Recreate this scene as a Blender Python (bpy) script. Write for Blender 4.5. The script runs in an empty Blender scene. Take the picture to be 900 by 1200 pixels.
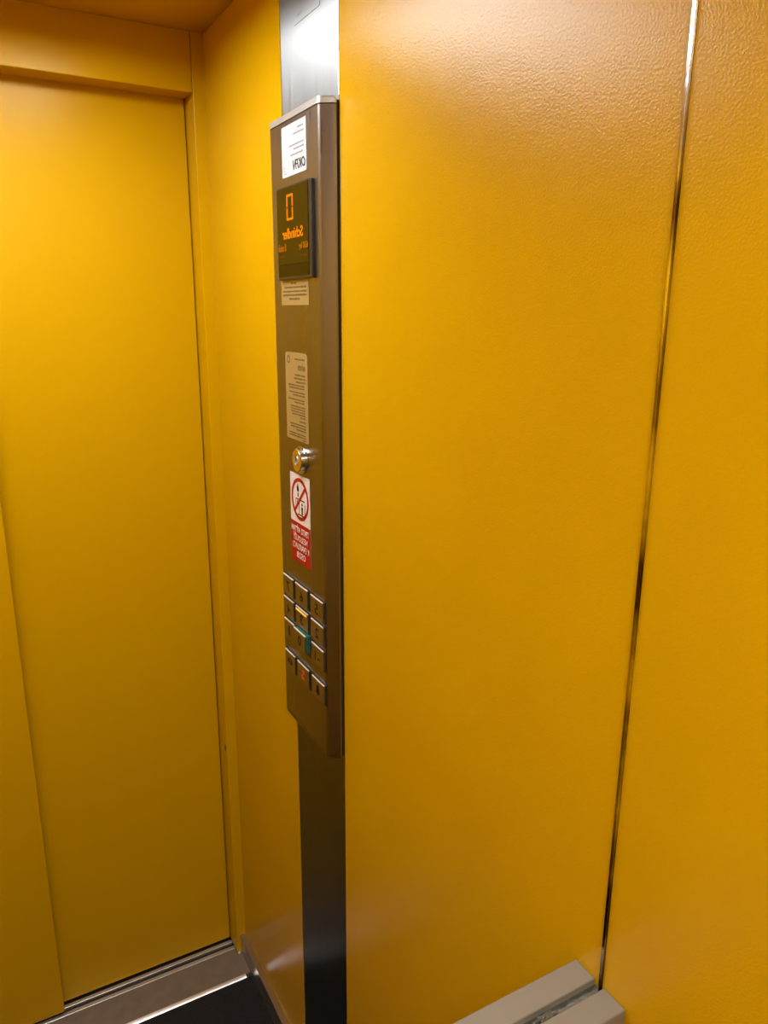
import bpy, bmesh, math, random
from mathutils import Vector, Matrix
random.seed(7)
S = bpy.context.scene
C = S.collection

# ------------------------------------------------------------------ materials
def mat(name, color, rough=.5, metal=0., spec=.5, emit=None, estr=0., coat=0., coat_rough=.2):
    m = bpy.data.materials.new(name); m.use_nodes = True
    p = m.node_tree.nodes['Principled BSDF']
    p.inputs['Base Color'].default_value = (*color, 1)
    p.inputs['Roughness'].default_value = rough
    p.inputs['Metallic'].default_value = metal
    p.inputs['Specular IOR Level'].default_value = spec
    p.inputs['Coat Weight'].default_value = coat
    p.inputs['Coat Roughness'].default_value = coat_rough
    if emit:
        p.inputs['Emission Color'].default_value = (*emit, 1)
        p.inputs['Emission Strength'].default_value = estr
    return m

def nd(m, t, **kw):
    n = m.node_tree.nodes.new(t)
    for k, v in kw.items():
        if k in n.inputs: n.inputs[k].default_value = v
        else: setattr(n, k, v)
    return n

def coords(m, scale=(1, 1, 1)):
    tc = nd(m, 'ShaderNodeTexCoord'); mp = nd(m, 'ShaderNodeMapping')
    mp.inputs['Scale'].default_value = scale
    m.node_tree.links.new(tc.outputs['Object'], mp.inputs['Vector'])
    return mp.outputs['Vector']

def add_bump(m, scale, strength, dist=.001, detail=3, stretch=(1, 1, 1), rough=.5):
    L = m.node_tree.links; p = m.node_tree.nodes['Principled BSDF']
    n = nd(m, 'ShaderNodeTexNoise', Scale=scale, Detail=detail, Roughness=rough)
    L.new(coords(m, stretch), n.inputs['Vector'])
    b = nd(m, 'ShaderNodeBump', Strength=strength, Distance=dist)
    L.new(n.outputs['Fac'], b.inputs['Height']); L.new(b.outputs['Normal'], p.inputs['Normal'])
    return n

def vary(m, sock, lo, hi, scale, stretch=(1, 1, 1), detail=4, a=.3, b=.7):
    """noise-driven variation of a Principled input between lo and hi (colours or floats)"""
    L = m.node_tree.links; p = m.node_tree.nodes['Principled BSDF']
    n = nd(m, 'ShaderNodeTexNoise', Scale=scale, Detail=detail)
    L.new(coords(m, stretch), n.inputs['Vector'])
    r = nd(m, 'ShaderNodeValToRGB')
    r.color_ramp.elements[0].position = a; r.color_ramp.elements[1].position = b
    tup = lambda v: (*v, 1) if isinstance(v, tuple) else (v, v, v, 1)
    r.color_ramp.elements[0].color = tup(lo); r.color_ramp.elements[1].color = tup(hi)
    L.new(n.outputs['Fac'], r.inputs['Fac']); L.new(r.outputs['Color'], p.inputs[sock])

def aniso(m, a):
    p = m.node_tree.nodes['Principled BSDF']
    t = nd(m, 'ShaderNodeTangent', direction_type='RADIAL', axis='Z')
    cv = nd(m, 'ShaderNodeCombineXYZ'); cv.inputs[1].default_value = 1
    p.inputs['Anisotropic'].default_value = a
    m.node_tree.links.new(cv.outputs[0], p.inputs['Tangent'])

YEL = (.50, .289, .0003)
paint = mat('yellow_paint', YEL, .24, spec=.20)
add_bump(paint, 430, .6, .0005, 2)
vary(paint, 'Base Color', (YEL[0]*.97, YEL[1]*.96, .001), (YEL[0]*1.02, YEL[1]*1.02, .001), 6)
paint_door = mat('yellow_paint_door', YEL, .26, spec=.14)
add_bump(paint_door, 260, .25, .0006, 2)
paint_ceiling = mat('yellow_paint_ceiling', YEL, .5, spec=.4)
add_bump(paint_ceiling, 200, .2, .0006, 2)

steel = mat('brushed_steel', (.235, .25, .262), .32, 1.)
aniso(steel, .87)
add_bump(steel, 60, .06, .0004, 3, (1, 10, .25))
vary(steel, 'Roughness', .36, .44, 20, (1, 8, .2))
steel_panel = mat('brushed_steel_panel', (.245, .225, .205), .30, 1.)
aniso(steel_panel, .35)
add_bump(steel_panel, 60, .06, .0004, 3, (1, 10, .25))
vary(steel_panel, 'Roughness', .27, .38, 20, (1, 8, .2))
cap_metal = mat('cap_satin_steel', (.50, .52, .54), .38, .7)
pale_metal = mat('highlight_and_screw_metal', (.80, .79, .77), .45, .35)  # pale tone paints the lamp highlight on button tops; plain metal on the screw
button_metal = mat('button_steel', (.30, .275, .24), .32, 1.)
chrome = mat('chrome', (.50, .50, .50), .2, 1.)
brass = mat('brass_key_face', (.72, .58, .30), .28, 1.)
alu = mat('sill_aluminium', (.62, .61, .60), .35, .9)
add_bump(alu, 80, .08, .0004, 2, (.2, 6, 1))
nose_alu = mat('bright_nosing_aluminium', (.85, .86, .87), .30, 1.)
plate = mat('threshold_plate_taupe', (.25, .20, .16), .42, .35)
vary(plate, 'Base Color', (.175, .14, .108), (.215, .172, .135), 30)
ledge_m = mat('ledge_greige_coating', (.215, .195, .155), .36, .25)
add_bump(ledge_m, 120, .1, .0005, 2)
slot_m = mat('ledge_channel_grey_metal', (.20, .225, .215), .25, .85)
add_bump(slot_m, 45, .6, .004, 3)
base_m = mat('baseboard_steel', (.50, .46, .42), .3, .95)
add_bump(base_m, 60, .05, .0004, 2, (1, .3, 8))
floor_m = mat('black_rubber_floor', (.010, .010, .011), .6, spec=.2)
add_bump(floor_m, 350, .5, .001, 2)
vary(floor_m, 'Base Color', (.006, .006, .007), (.015, .015, .016), 240)
dark = mat('dark_gap', (.012, .008, .006), .7)
black = mat('black_plastic', (.012, .010, .009), .35)
paper = mat('white_paper', (.40, .43, .48), .6)
ink = mat('grey_ink', (.25, .25, .30), .7)
ink_dark = mat('black_ink', (.02, .02, .025), .6)
label_m = mat('beige_metal_label', (.31, .215, .07), .45, .15)
label_ink = mat('brown_label_ink', (.10, .065, .02), .6)
red = mat('sign_red', (.31, .009, .002), .5, spec=.2)
signwhite = mat('sign_white', (.62, .58, .56), .4)
signblack = mat('sign_black', (.006, .005, .004), .6, spec=.15)
glass_dark = mat('smoked_display_screen', (.014, .009, .001), .2, spec=.2)
glass_darker = mat('smoked_display_window', (.006, .003, .001), .2, spec=.16)
led = mat('amber_led', (.0, .0, 0), .8, spec=0., emit=(1, .27, .004), estr=1.0)
led_dim = mat('amber_led_dim', (.0, .0, 0), .8, spec=0., emit=(1, .30, .006), estr=.5)
led_faint = mat('amber_led_faint', (.0, .0, 0), .8, spec=0., emit=(1, .38, .03), estr=.16)
lit_bar = mat('lit_button_bar', (.3, .2, .05), .4, emit=(1, .56, .08), estr=.9)
teal = mat('teal_green_plastic', (.022, .11, .088), .3)
redglyph = mat('red_enamel', (.75, .05, .02), .5)
sticker_clear = mat('clear_sticker', (.24, .255, .265), .36, 1.); aniso(sticker_clear, .87)
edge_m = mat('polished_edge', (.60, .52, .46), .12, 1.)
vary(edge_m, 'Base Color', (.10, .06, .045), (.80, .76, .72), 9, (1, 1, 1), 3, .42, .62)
add_bump(edge_m, 35, .25, .003, 2)
lamp_m = mat('lamp_diffuser', (.9, .9, .9), .5, emit=(1, .98, .96), estr=18.0)
lamp_m2 = mat('lamp_diffuser_far', (.9, .9, .9), .5, emit=(1, .98, .96), estr=27.5)
white_frame = mat('lamp_frame_white', (.8, .8, .8), .4)

# ------------------------------------------------------------------ helpers
def link(name, bm, m, parent=None, smooth=False):
    if parent is not None:
        o_ = origin(parent)
        bmesh.ops.translate(bm, verts=bm.verts, vec=-o_)
    bmesh.ops.recalc_face_normals(bm, faces=bm.faces)
    me = bpy.data.meshes.new(name); bm.to_mesh(me); bm.free()
    mats = m if isinstance(m, (list, tuple)) else [m]
    for k in mats: me.materials.append(k)
    if smooth:
        for f in me.polygons: f.use_smooth = True
        try: me.set_sharp_from_angle(angle=math.radians(40))
        except Exception: pass
    o = bpy.data.objects.new(name, me); C.objects.link(o)
    if parent is not None: o.parent = parent
    return o

def origin(o):
    v = Vector(o.location)
    while o.parent: o = o.parent; v = v + Vector(o.location)
    return v

def thing(name, label, cat, loc, group=None):
    o = bpy.data.objects.new(name, None); C.objects.link(o)
    o.empty_display_size = .05
    o.location = loc; o['label'] = label; o['category'] = cat
    if group: o['group'] = group
    return o

def structure(o, label, cat):
    o['kind'] = 'structure'; o['label'] = label; o['category'] = cat
    return o

def box(bm, x0, x1, y0, y1, z0, z1, bev=0., seg=2, mi=0):
    r = bmesh.ops.create_cube(bm, size=1)
    vs = r['verts']
    for v in vs:
        v.co = Vector(((x0+x1)/2 + v.co.x*(x1-x0), (y0+y1)/2 + v.co.y*(y1-y0), (z0+z1)/2 + v.co.z*(z1-z0)))
    fs = {f for v in vs for f in v.link_faces}
    for f in fs: f.material_index = mi
    if bev > 0:
        es = list({e for v in vs for e in v.link_edges})
        bmesh.ops.bevel(bm, geom=es, offset=bev, segments=seg, profile=.5, affect='EDGES')
    return bm

def bx(*a, **k): return box(bmesh.new(), *a, **k)

def prism(bm, pts, axis, a, b):
    """extrude a closed 2-D outline along an axis; pts are the other two coordinates in x,y,z order"""
    def mk(u, v, t):
        c = [0, 0, 0]; k = [i for i in range(3) if i != axis]
        c[axis] = t; c[k[0]] = u; c[k[1]] = v; return c
    A = [bm.verts.new(mk(u, v, a)) for u, v in pts]; B = [bm.verts.new(mk(u, v, b)) for u, v in pts]
    n = len(pts)
    for i in range(n): bm.faces.new((A[i], A[(i+1) % n], B[(i+1) % n], B[i]))
    bm.faces.new(A); bm.faces.new(B[::-1])
    return bm

def disc_x(bm, cy, cz, profile, n=40):
    """lathe about an axis parallel to x; profile = [(x, r), ...]"""
    rings = []
    for x, r in profile:
        if r < 1e-6: rings.append([bm.verts.new((x, cy, cz))])
        else: rings.append([bm.verts.new((x, cy+r*math.cos(2*math.pi*i/n), cz+r*math.sin(2*math.pi*i/n))) for i in range(n)])
    for a, b in zip(rings, rings[1:]):
        for i in range(n):
            j = (i+1) % n
            if len(a) == 1: bm.faces.new((a[0], b[i], b[j]))
            elif len(b) == 1: bm.faces.new((a[i], b[0], a[j]))
            else: bm.faces.new((a[i], b[i], b[j], a[j]))
    return bm

def lettering(s, y_start, y_end, z0, z1, x, m, parent, name='lettering', shear=0., depth=.0002, dz=0., bold=0.):
    """reversed lettering on the panel: starts on the near side (y_start) and runs away from the viewer (y_end)"""
    cu = bpy.data.curves.new('text', 'FONT'); cu.body = s; cu.shear = shear; cu.extrude = .02
    cu.resolution_u = 3; cu.offset = bold
    ob = bpy.data.objects.new('text', cu); C.objects.link(ob)
    dg = bpy.context.evaluated_depsgraph_get()
    me = bpy.data.meshes.new_from_object(ob.evaluated_get(dg))
    bpy.data.objects.remove(ob)
    bm = bmesh.new(); bm.from_mesh(me); bpy.data.meshes.remove(me)
    xs = [v.co.x for v in bm.verts]; ys = [v.co.y for v in bm.verts]; zs = [v.co.z for v in bm.verts]
    for v in bm.verts:
        u = (v.co.x-min(xs))/(max(xs)-min(xs)); w = (v.co.y-min(ys))/(max(ys)-min(ys))
        d = (v.co.z-min(zs))/(max(zs)-min(zs))
        v.co = Vector((x-depth+depth*d*1.5, y_start+(y_end-y_start)*u, z0+(z1-z0)*w+dz*u))
    return link(name, bm, m, parent)

def dashes(rows, x, m, parent, name='lettering', h=.0016):
    """rows of tiny unreadable print: (y_start, y_end, z)"""
    bm = bmesh.new()
    for ys, ye, z in rows:
        y = ys; d = 1 if ye > ys else -1
        while (ye-y)*d > .001:
            w = random.uniform(.003, .010)
            e = y+d*w
            if (ye-e)*d < 0: e = ye
            hh = h*random.uniform(.8, 1.15)
            box(bm, x-.00015, x+.0001, min(y, e), max(y, e), z-hh/2, z+hh/2)
            y = e+d*.0014
    return link(name, bm, m, parent)

# ------------------------------------------------------------------ room
H = 2.15; W = 1.0; YB = -2.36
SA, SB = -.3982, -.6034            # steel strip in the right wall
YT = -1.182                        # mirror edge; the wall beyond it is a reflection, built solid

ceil = link('ceiling', bx(-W, .03, YB, 0.02, H, H+.03), paint_ceiling)
structure(ceil, 'yellow painted lift ceiling above the door header', 'ceiling')
flo = link('floor', bx(-W, .03, YB, -.0805, -.03, -.001), floor_m)
structure(flo, 'black rubber lift floor below the door threshold', 'floor')

bm = bmesh.new()
box(bm, 0, .03, SA+.0006, .0, -.03, H-.003)                     # door side of the strip
wr = link('wall_right', bm, paint)
structure(wr, 'narrow yellow wall panel between the door frame and the steel strip', 'wall')
bm = bmesh.new()
box(bm, 0, .03, YT+.0011, SB-.0016, -.03, H-.003)
wr2 = link('wall_right', bm, paint)
structure(wr2, 'large yellow wall panel beside the control panel', 'wall')
bm = bmesh.new()
box(bm, 0.0, .03, YB, YT-.0026, -.03, H-.003)
wr3 = link('wall_right', bm, paint)
structure(wr3, 'yellow wall panel right of the thin polished edge', 'wall')
structure(link('wall_left', bx(-W-.03, -W, YB, .0, -.03, H), paint), 'yellow lift wall facing the control panel', 'wall')
structure(link('wall_back', bx(-W-.03, .03, YB-.03, YB, -.03, H), paint), 'yellow lift wall behind the viewer', 'wall')

# backing seen only as dark joints
structure(link('trim_1', bx(.0302, .034, YB, .0, -.03, H), dark), 'dark backing behind the wall joints', 'trim')

# polished strip for the mirror edge; the reflected room is built solid
bm = bmesh.new()
prism(bm, [(.02, YT-.0022), (.0, YT-.0022), (-.0024, YT-.0019), (-.0032, YT-.0010), (-.0032, YT+.0002), (-.0022, YT+.0010), (.02, YT+.0010)], 2, .9817, H-.003)
structure(link('trim_2', bm, edge_m), 'thin polished mirror edge running down the yellow wall', 'trim')

# steel strip set into the wall
bm = bmesh.new()
box(bm, .0006, .025, SB+.0008, SA-.0008, -.03, H-.003, .0005, 1)
strip = link('steel_strip', bm, steel)
strip['label'] = 'brushed steel strip running full height behind the control panel'; strip['category'] = 'wall strip'
bm = bmesh.new()
prism(bm, [(.0245, SB+.0007), (-.0002, SB+.0007), (-.0006, SB+.0016), (-.0002, SB+.0028), (.0005, SB+.003), (.0005, SB+.0031), (.0245, SB+.0031)], 2, 1.9125, H-.003)
link('edge_bead', bm, chrome, strip)
bm = bx(-.0001, .0005, -.5445, -.4555, 2.0345, 2.105)
stk = link('sticker', bm, sticker_clear, strip); stk['label'] = 'faint pale sticker with a few printed marks'
dashes([(-.470, -.488, 2.062), (-.468, -.484, 2.068), (-.470, -.486, 2.075), (-.505, -.530, 2.056), (-.466, -.482, 2.0445)], -.0002, ink, stk, h=.002)

# ------------------------------------------------------------------ door wall
XC = -.0234; HD = 2.044; YD = .060
fr = bpy.data.objects.new('door_frame', None); C.objects.link(fr); fr.location = (XC, 0, 0)
structure(fr, 'yellow door frame with header and narrow jamb around the lift door', 'door frame')
j = link('jamb', bx(XC, .012, .0, .10, 0.0, H, .0012, 2), paint_door, fr)
bm = bmesh.new()
box(bm, XC-.0006, XC+.001, .0115, .0200, .5935, .6105, .0002, 1)
link('screw_hole', bm, dark, fr)
bm = bmesh.new()
bmesh.ops.create_uvsphere(bm, u_segments=14, v_segments=8, radius=.0032)
bmesh.ops.translate(bm, verts=bm.verts, vec=(-.0192, -.0016, .0035))
link('screw', bm, pale_metal, fr, smooth=True)
link('header', bx(-.8588, XC-.0010, .0004, .0585, HD, H, .0014, 2), paint_door, fr)
link('jamb', bx(-W+.0003, -.86, .0, .10, 0.0, H, .0012, 2), paint_door, fr)
link('gap_backing', bx(-.8595, XC-.0002, .0905, .0995, .0, H), dark, fr)

d1 = link('door_1', bx(-.47, XC-.0022, YD, .088, .004, HD+.02, .0012, 2), paint_door)
structure(d1, 'yellow right hand sliding lift door leaf next to the jamb', 'door')
d2 = link('door_2', bx(-.8575, -.4432, .028, .0545, .008, HD+.005, .0012, 2), paint_door)
structure(d2, 'nearer yellow sliding lift door leaf at the left edge', 'door')

# threshold
th = thing('door_threshold', 'metal door threshold with grooved sill rails and a bright front edge', 'threshold', (-.44, 0, 0))
xs0, xs1 = -.8585, XC-.0006
link('groove', bx(xs0, xs1, .0195, .0900, -.03, -.007), dark, th)
link('sill_rail', bx(xs0, xs1, .0440, .0545, -.0068, .0005, .0012, 2), alu, th)
link('sill_rail', bx(xs0, xs1, .0215, .0325, -.0068, .0005, .0012, 2), alu, th)
pl = link('plate', bx(-W, 0.0, -.0690, .0, -.03, .0), plate, th)
link('plate', bx(xs0, xs1, .0, .0200, -.03, .0), plate, th)
bm = bmesh.new()
pr = [(-.0690, -.02), (-.0690, .0012)]
for k in range(9):
    a = math.radians(12+38*k/8)
    if k == 0: y, z = -.0692, .0014
    else:
        st = .0105/8; y -= st; z -= st*math.tan(a)*.42
    pr.append((y, z))
pr.append((y-.0002, -.02))
prism(bm, pr, 0, -W+.002, -.0265)
no = link('nosing', bm, nose_alu, th, smooth=True); no['label'] = 'bright aluminium front edge'

# baseboard on the right wall
bm = bmesh.new()
box(bm, -.0135, -.0002, YB, -.0005, -.001, .0566, .0008, 2)
structure(link('baseboard_right', bm, base_m), 'low steel skirting along the right wall', 'baseboard')
structure(link('baseboard_left', bx(-W+.0002, -W+.0135, YB, -.0005, -.001, .0566, .0008, 2), base_m), 'low steel skirting along the opposite wall', 'baseboard')

# ------------------------------------------------------------------ ledge
ld = thing('mirror_ledge', 'greige ledge rail and its solid-built reflection with dark slot below the mirror edge', 'rail', (0, YT, .94))
ZL = .989
link('reflected_bar', bx(-W+.0005, -.0006, -1.1752, -1.1478, .935, ZL, .0012, 2), ledge_m, ld)  # mirror reflection of the front bar, added as a solid
link('front_bar', bx(-W+.0005, -.0006, -1.2157, -1.1872, .935, ZL, .0016, 3), ledge_m, ld)
ch = link('channel', bx(-W+.0005, -.0006, -1.1874, -1.1750, .940, .9815), slot_m, ld)
bm = bmesh.new()
bmesh.ops.create_icosphere(bm, subdivisions=3, radius=.004)
for v in bm.verts:
    n = 1+.45*math.sin(v.co.x*2100+1)*math.cos(v.co.y*1700)+.25*math.sin(v.co.z*2600)
    v.co = Vector((v.co.x*3.2*n-.071, v.co.y*.95*n-1.1815, v.co.z*.6*n+.9824))
link('debris', bm, slot_m, ld)

# ------------------------------------------------------------------ control panel
P = .025; PX = -P
PL, PR = -.4142, -.5875
Z0, Z1 = .9165, 1.902
cp = thing('control_panel', 'tall brushed steel lift control panel with display, signs and push buttons', 'control panel', (0, -.5008, Z0))
def profile(e=0.):
    pts = [(-.004, SB+.0005-e)]
    # near rounded corner
    cy, cx, r = PR, PX+.0165, .0165
    pts.append((-.0072-e*.5, SB+.0004-e))                 # narrow return, then a flat chamfer
    for k in range(9):
        a = math.radians(42+48*k/8)
        pts.append((PX+.009-(.009+e)*math.sin(a), PR+.0018-(.009+e)*math.cos(a)))
    cy = PL
    for k in range(9):
        a = math.pi/2*(1-k/8)
        pts.append((cx-(r+e)*math.sin(a), cy+(r+e*.6)*math.cos(a)*.93))
    pts.append((-.004, SA-.0005+e))
    return pts
bm = bmesh.new(); prism(bm, profile(), 2, Z0+.0045, Z1-.0015)
h_ = link('housing', bm, steel_panel, cp, smooth=True)
h_.data.set_sharp_from_angle(angle=math.radians(25))
bm = bmesh.new(); prism(bm, profile(.0002), 2, Z0, Z0+.0035)
link('end_cap', bm, steel_panel, cp, smooth=True)
bm = bmesh.new(); prism(bm, profile(.0006), 2, Z1, Z1+.0085)
es = [e for e in bm.edges if all(abs(v.co.z-(Z1+.0085)) < 1e-5 for v in e.verts)]
bmesh.ops.bevel(bm, geom=es, offset=.0022, segments=3, affect='EDGES')
link('end_cap', bm, cap_metal, cp, smooth=True)
bm = bmesh.new(); prism(bm, profile(-.0015), 2, Z0+.001, Z1+.001)
link('seam', bm, dark, cp)
link('shadow_gap', bx(-.005, .0004, SB+.002, SA-.002, Z0+.002, Z1+.004), dark, cp)

# paper notice
n_ = link('notice', bx(PX-.0004, PX+.0002, -.5490, -.4578, 1.8255, 1.8946), paper, cp); n_['label'] = 'white paper notice with grey lines and bold handwriting'
X = PX-.0005
dashes([(-.538, -.515, 1.886), (-.540, -.503, 1.8795), (-.540, -.486, 1.8652), (-.540, -.503, 1.8595), (-.536, -.490, 1.8525)], X, ink, n_, h=.0022)
dashes([(-.469, -.464, 1.8385), (-.470, -.463, 1.8345), (-.474, -.463, 1.8305)], X, ink, n_, h=.0014)
hw = lettering('OKFN', -.5445, -.499, 1.8315, 1.8450, X, ink_dark, n_, 'handwriting', shear=.25, depth=.0003, bold=.018)

# display
dsp = link('display', bx(PX-.006, PX+.001, -.5740, -.4455, 1.6798, 1.8116, .0012, 2), black, cp); dsp['label'] = 'dark display window with amber digits'
link('screen', bx(PX-.0068, PX-.005, -.5655, -.4475, 1.7015, 1.8090, .0004, 1), glass_dark, dsp)
link('sensor_window', bx(PX-.0066, PX-.005, -.5655, -.4475, 1.6840, 1.7010, .0004, 1), glass_darker, dsp)
X = PX-.0069
bm = bmesh.new()
ya, yb, za, zb, s = -.5113, -.4868, 1.7632, 1.7992, .0042
for (y0, y1, z0, z1) in ((ya, yb, zb-s*.8, zb), (ya, yb, za, za+s*.8), (ya, ya+s, za+s*.5, (za+zb)/2-.0008), (ya, ya+s, (za+zb)/2+.0008, zb-s*.5),
                         (yb-s, yb, za+s*.5, (za+zb)/2-.0008), (yb-s, yb, (za+zb)/2+.0008, zb-s*.5)):
    box(bm, X-.0002, X+.0002, y0, y1, z0, z1)
link('digit', bm, led, dsp)
lettering('Schindler', -.5462, -.4680, 1.7375, 1.7525, X, led, dsp, depth=.0003, bold=.02)
lettering('630 kg', -.5636, -.5305, 1.7185, 1.7300, X, led_dim, dsp, bold=.02)
lettering('8 osob', -.4818, -.4505, 1.7205, 1.7318, X, led_dim, dsp, bold=.02)
dashes([(-.560, -.535, 1.7115), (-.478, -.452, 1.7135)], X, led_faint, dsp, h=.003)

# small label under the display
l1 = link('label', bx(PX-.0005, PX+.0002, -.5482, -.4415, 1.6422, 1.6792), label_m, cp); l1['label'] = 'small beige label with centred print below the display'
X = PX-.0006
dashes([(-.503, -.482, 1.6745), (-.540, -.453, 1.6685), (-.541, -.448, 1.6625), (-.541, -.448, 1.6572), (-.515, -.473, 1.6515)], X, label_ink, l1, h=.0027)

# instruction label
bm = bmesh.new()
ys, ye, zb_, zt_ = -.5385, -.4500, 1.4340, 1.5712; r = .009
pts = []
for cy, cz, a0 in ((ye-r, zt_-r, 0), (ys+r, zt_-r, 90)):
    for k in range(6):
        a = math.radians(a0+18*k); pts.append((cy+r*math.cos(a), cz+r*math.sin(a)))
pts += [(ys, zb_), (ye, zb_)]
prism(bm, pts, 0, PX-.0005, PX+.0002)
l2 = link('label', bm, label_m, cp); l2['label'] = 'tall beige instruction label with rounded top corners'
lettering('NÁVOD', -.529, -.502, 1.5440, 1.5545, X, label_ink, l2)
rows = [(-.527, -.488, 1.5612)]
z = 1.5370
for wdt in (.040, .044, .036): rows.append((-.529, -.529+wdt, z)); z -= .0054
for wdt in (.064, .060): rows.append((-.525, -.525+wdt, z)); z -= .0042
z -= .0026
for wdt in (.062, .046): rows.append((-.526, -.526+wdt, z)); z -= .0043
z -= .0026
for wdt in (.066, .040): rows.append((-.524, -.524+wdt, z)); z -= .0043
z -= .0022
for wdt in (.060, .058, .056, .052, .020): rows.append((-.527, -.527+wdt, z)); z -= .0041
z -= .002
rows.append((-.530, -.505, z)); z -= .0058
for wdt in (.062, .060, .038): rows.append((-.528, -.528+wdt, z)); z -= .0043
z -= .002
for wdt in (.068, .066, .012): rows.append((-.527, -.527+wdt, z)); z -= .0040
dashes(rows, X, label_ink, l2, h=.0021)
bm = bmesh.new()
for k in range(24):
    a0, a1 = 2*math.pi*k/24, 2*math.pi*(k+1)/24
    q = [(-.4645+rr*math.cos(a), 1.5600+rr*math.sin(a)) for rr, a in ((.0040, a0), (.0065, a0), (.0065, a1), (.0040, a1))]
    f = bm.faces.new([bm.verts.new((X-.0001, *p)) for p in q])
link('emblem', bm, label_ink, l2)

# key switch
ks = link('key_switch', disc_x(bmesh.new(), -.508, 1.4045, [(PX+.001, .0225), (PX-.0018, .0222), (PX-.0022, .0198), (PX-.0080, .0192), (PX-.0088, .0180), (PX-.0090, 0)], 48), chrome, cp, smooth=True)
ks['label'] = 'round chrome and brass key switch'
fc = link('face', disc_x(bmesh.new(), -.508, 1.4045, [(PX-.0088, .0178), (PX-.0094, .0172), (PX-.0094, .0085), (PX-.0091, .0082), (PX-.0091, 0)], 48), brass, ks, smooth=True)
link('plug', disc_x(bmesh.new(), -.508, 1.4045, [(PX-.0090, .0078), (PX-.0098, .0072), (PX-.0098, 0)], 32), cap_metal, ks, smooth=True)
link('keyhole', bx(PX-.0101, PX-.0090, -.5105, -.5050, 1.4020, 1.4120, .0008, 2), dark, ks)

# warning sign
sg = link('warning_sign', bx(PX-.0005, PX+.0002, -.5378, -.4575, 1.2275, 1.3778), signwhite, cp); sg['label'] = 'white and red warning sign with crossed out lift pictogram'
rp = link('red_field', bx(PX-.0007, PX-.0003, -.5378, -.4575, 1.2275, 1.2965), red, sg)
X = PX-.0008
bm = bmesh.new(); cy, cz = -.4982, 1.3375
N = 56; ro, ri = .0355, .0292
for k in range(N):
    a0, a1 = 2*math.pi*k/N, 2*math.pi*(k+1)/N
    q = [(cy+rr*math.cos(a), cz+rr*math.sin(a)) for rr, a in ((ri, a0), (ro, a0), (ro, a1), (ri, a1))]
    bm.faces.new([bm.verts.new((X, *p)) for p in q])
d = Vector((-1, 1)).normalized(); nrm = Vector((-d.y, d.x)); hw_ = .0029     # near-top to far-bottom
q = [Vector((cy, cz))+d*t*.031+nrm*s_*hw_ for t, s_ in ((-1, -1), (1, -1), (1, 1), (-1, 1))]
bm.faces.new([bm.verts.new((X-.0002, *p)) for p in q])
link('prohibition_ring', bm, red, sg)
bm = bmesh.new()
# flame
fl = [(0, .0115), (.0016, .007), (.004, .003), (.0045, -.001), (.0028, -.0042), (0, -.005), (-.0028, -.0042), (-.0042, -.001), (-.003, .002), (-.0022, .005)]
bm.faces.new([bm.verts.new((X, -.4905+a, 1.3540+b)) for a, b in fl])
box(bm, X, X+.0002, -.4920, -.4890, 1.3405, 1.3475)
# lift car with a figure between its walls
box(bm, X, X+.0002, -.5165, -.4800, 1.3360, 1.3378)
box(bm, X, X+.0002, -.4960, -.4945, 1.3130, 1.3320)
box(bm, X, X+.0002, -.5185, -.5170, 1.3130, 1.3320)
box(bm, X, X+.0002, -.5205, -.4880, 1.3105, 1.3124)
bm.faces.new([bm.verts.new((X, -.5065+.0026*math.cos(t*math.pi/6), 1.3300+.0026*math.sin(t*math.pi/6))) for t in range(12)])
bm.faces.new([bm.verts.new((X, -.5065+a, 1.3130+b)) for a, b in ((-.0025, 0), (.0025, 0), (.0032, .013), (-.0032, .013))])
box(bm, X, X+.0002, -.4875, -.4862, 1.3240, 1.3350); box(bm, X, X+.0002, -.4810, -.4798, 1.3270, 1.3350)
link('pictogram', bm, signblack, sg)
Xr = PX-.0008
for s_, y0, y1, z0 in (('TENTO', -.5325, -.5005, 1.2790), ('VÝTAH', -.4955, -.4605, 1.2790), ('NESLOUŽÍ', -.5255, -.4690, 1.2645), ('K', -.5315, -.5260, 1.2500), ('EVAKUACI', -.5205, -.4655, 1.2500), ('OSOB', -.5165, -.4805, 1.2355)):
    lettering(s_, y0, y1, z0, z0+.0105 if 'Ý' not in s_ and 'Ž' not in s_ else z0+.0125, Xr, signwhite, sg)

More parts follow.
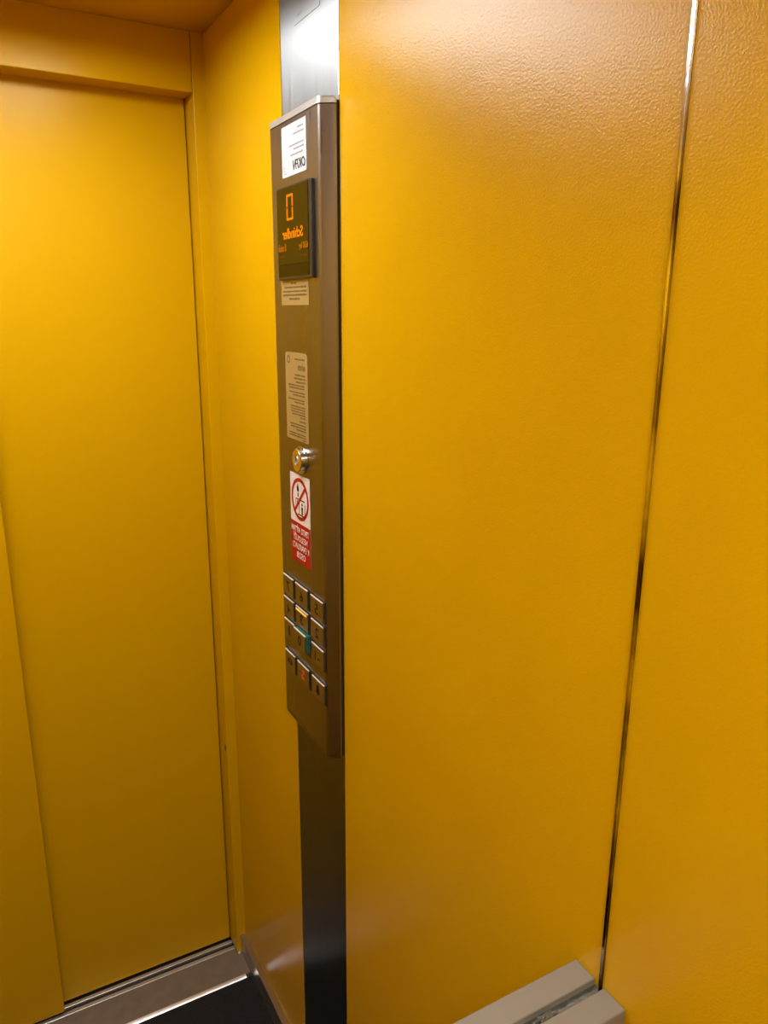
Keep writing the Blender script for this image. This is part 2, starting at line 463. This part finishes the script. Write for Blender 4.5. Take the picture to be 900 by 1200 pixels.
# push buttons
BH = .0340
cols = {2: (-.5870, -.5392), 1: (-.5262, -.4755), 0: (-.4655, -.4200)}
rowz = [1.1890, 1.1474, 1.1057, 1.0455]
syms = [['7', '6', '5'], ['4', '3', '2'], ['1', '0', '-1'], ['open', 'S', 'bell']]
names = {'7': 'steel push button marked 7', '6': 'steel push button marked 6', '5': 'steel push button marked 5', '4': 'steel push button marked 4',
         '3': 'steel push button with lit amber bar', '2': 'steel push button marked 2', '1': 'steel push button marked 1', '0': 'raised steel push button with green rim marked 0',
         '-1': 'steel push button marked -1', 'open': 'steel push button with door opening arrows', 'S': 'steel push button with red symbol', 'bell': 'steel push button with bell symbol'}
for r_ in range(4):
    for c_ in range(3):
        y0, y1 = cols[c_]; zt = rowz[r_]; zb = zt-BH; s_ = syms[r_][c_]
        green = s_ == '0'
        xf = PX-.0035
        well = bx(PX-.0004, PX+.0005, y0-.0036, y1+.0022, zb-.0022, zt+.0020)
        if green:
            xf = PX-.0100
            y0, y1, zt, zb = -.5285, -.4800, 1.1105, 1.0790
            b = link('push_button', bx(xf+.0011, PX+.001, y0, y1, zb, zt, .0012, 2), teal, cp)
            link('face_plate', bx(xf, xf+.0013, y0+.0006, y1-.0006, zb+.0006, zt-.0006, .0004, 1), button_metal, b)
        else:
            b = link('push_button', bx(xf, PX+.001, y0, y1, zb, zt, .0007, 2), button_metal, cp)
        b['label'] = names[s_]
        link('well', well, dark if not green else black, b)
        link('top_highlight', bx(xf-.0003, xf+.0016, y0+.0004, y1-.0004, zt-.0014, zt+.0004, .0003, 1), pale_metal, b)  # pale strip stands in for the ceiling-light highlight along the top edge
        cy = (y0+y1)/2; cz = (zt+zb)/2; x = xf-.0002
        if s_ == '3':
            link('light_bar', bx(xf-.0006, xf+.0005, y0+.006, y1-.001, zt-.0064, zt-.0036), lit_bar, b)
        if s_ in ('open', 'bell'):
            bm = bmesh.new()
            if s_ == 'open':
                for sg_ in (-1, 1):
                    bm.faces.new([bm.verts.new((x, cy+sg_*a, cz+bb)) for a, bb in ((.0035, .0065), (.0035, -.0065), (.012, 0))])
                box(bm, x, x+.0003, cy-.0009, cy+.0009, cz-.008, cz+.008)
            else:
                bell = [(0, .010), (.002, .0085), (.0045, .006), (.0055, 0), (.0075, -.0055), (.0085, -.007), (-.0085, -.007), (-.0075, -.0055), (-.0055, 0), (-.0045, .006), (-.002, .0085)]
                bm.faces.new([bm.verts.new((x, cy+a, cz+bb)) for a, bb in bell])
                bm.faces.new([bm.verts.new((x, cy+.0022*math.cos(t*math.pi/6), cz-.0088+.0022*math.sin(t*math.pi/6))) for t in range(12)])
            link('symbol', bm, signblack, b)
        else:
            w = .0062*{'-1': 1.5, '1': .42}.get(s_, 1); hh = .0085 if s_ != 'S' else .0078
            lettering(s_, cy-w, cy+w, cz-hh-.001, cz+hh-.001, x+.0001, redglyph if s_ == 'S' else signblack, b, 'symbol', depth=.0003)

# ------------------------------------------------------------------ ceiling lamps
def lamp(y, m, lab):
    t = thing('ceiling_light', lab, 'ceiling light', (-.50, y, H))
    x0, x1, y0, y1 = -.79, -.21, y-.21, y+.21
    bm = bmesh.new()
    w = .018
    box(bm, x0-w, x1+w, y0-w, y0, H-.036, H-.0002, .001, 1); box(bm, x0-w, x1+w, y1, y1+w, H-.036, H-.0002, .001, 1)
    box(bm, x0-w, x0, y0, y1, H-.036, H-.0002); box(bm, x1, x1+w, y0, y1, H-.036, H-.0002)
    link('frame', bm, white_frame, t)  # unseen frame, made deep to shade the upper walls
    link('diffuser', bx(x0, x1, y0, y1, H-.006, H-.0004), m, t)
lamp(-.43, lamp_m, 'square white ceiling lamp nearest the door')
lamp(-1.93, lamp_m2, 'square white ceiling lamp above the viewer')

w = bpy.data.worlds.new('World'); S.world = w; w.use_nodes = True
w.node_tree.nodes['Background'].inputs[0].default_value = (0, 0, 0, 1)

# ------------------------------------------------------------------ camera
cam = bpy.data.cameras.new('camera'); co = bpy.data.objects.new('camera', cam); C.objects.link(co)
co.location = (-.4866, -1.6083, 1.6306)
co.rotation_euler = (math.radians(75.3187), math.radians(-.3536), math.radians(-28.981))
cam.sensor_fit = 'VERTICAL'; cam.sensor_height = 36; cam.lens = 887.49/1200*36; cam.clip_start = .01
S.camera = co
S.cycles.max_bounces = 12; S.cycles.diffuse_bounces = 8; S.cycles.glossy_bounces = 6
try:
    S.cycles.use_denoising = True
except Exception: pass
v = S.view_settings
v.view_transform = 'Standard'; v.look = 'None'; v.gamma = 1; v.use_curve_mapping = False; v.exposure = 0
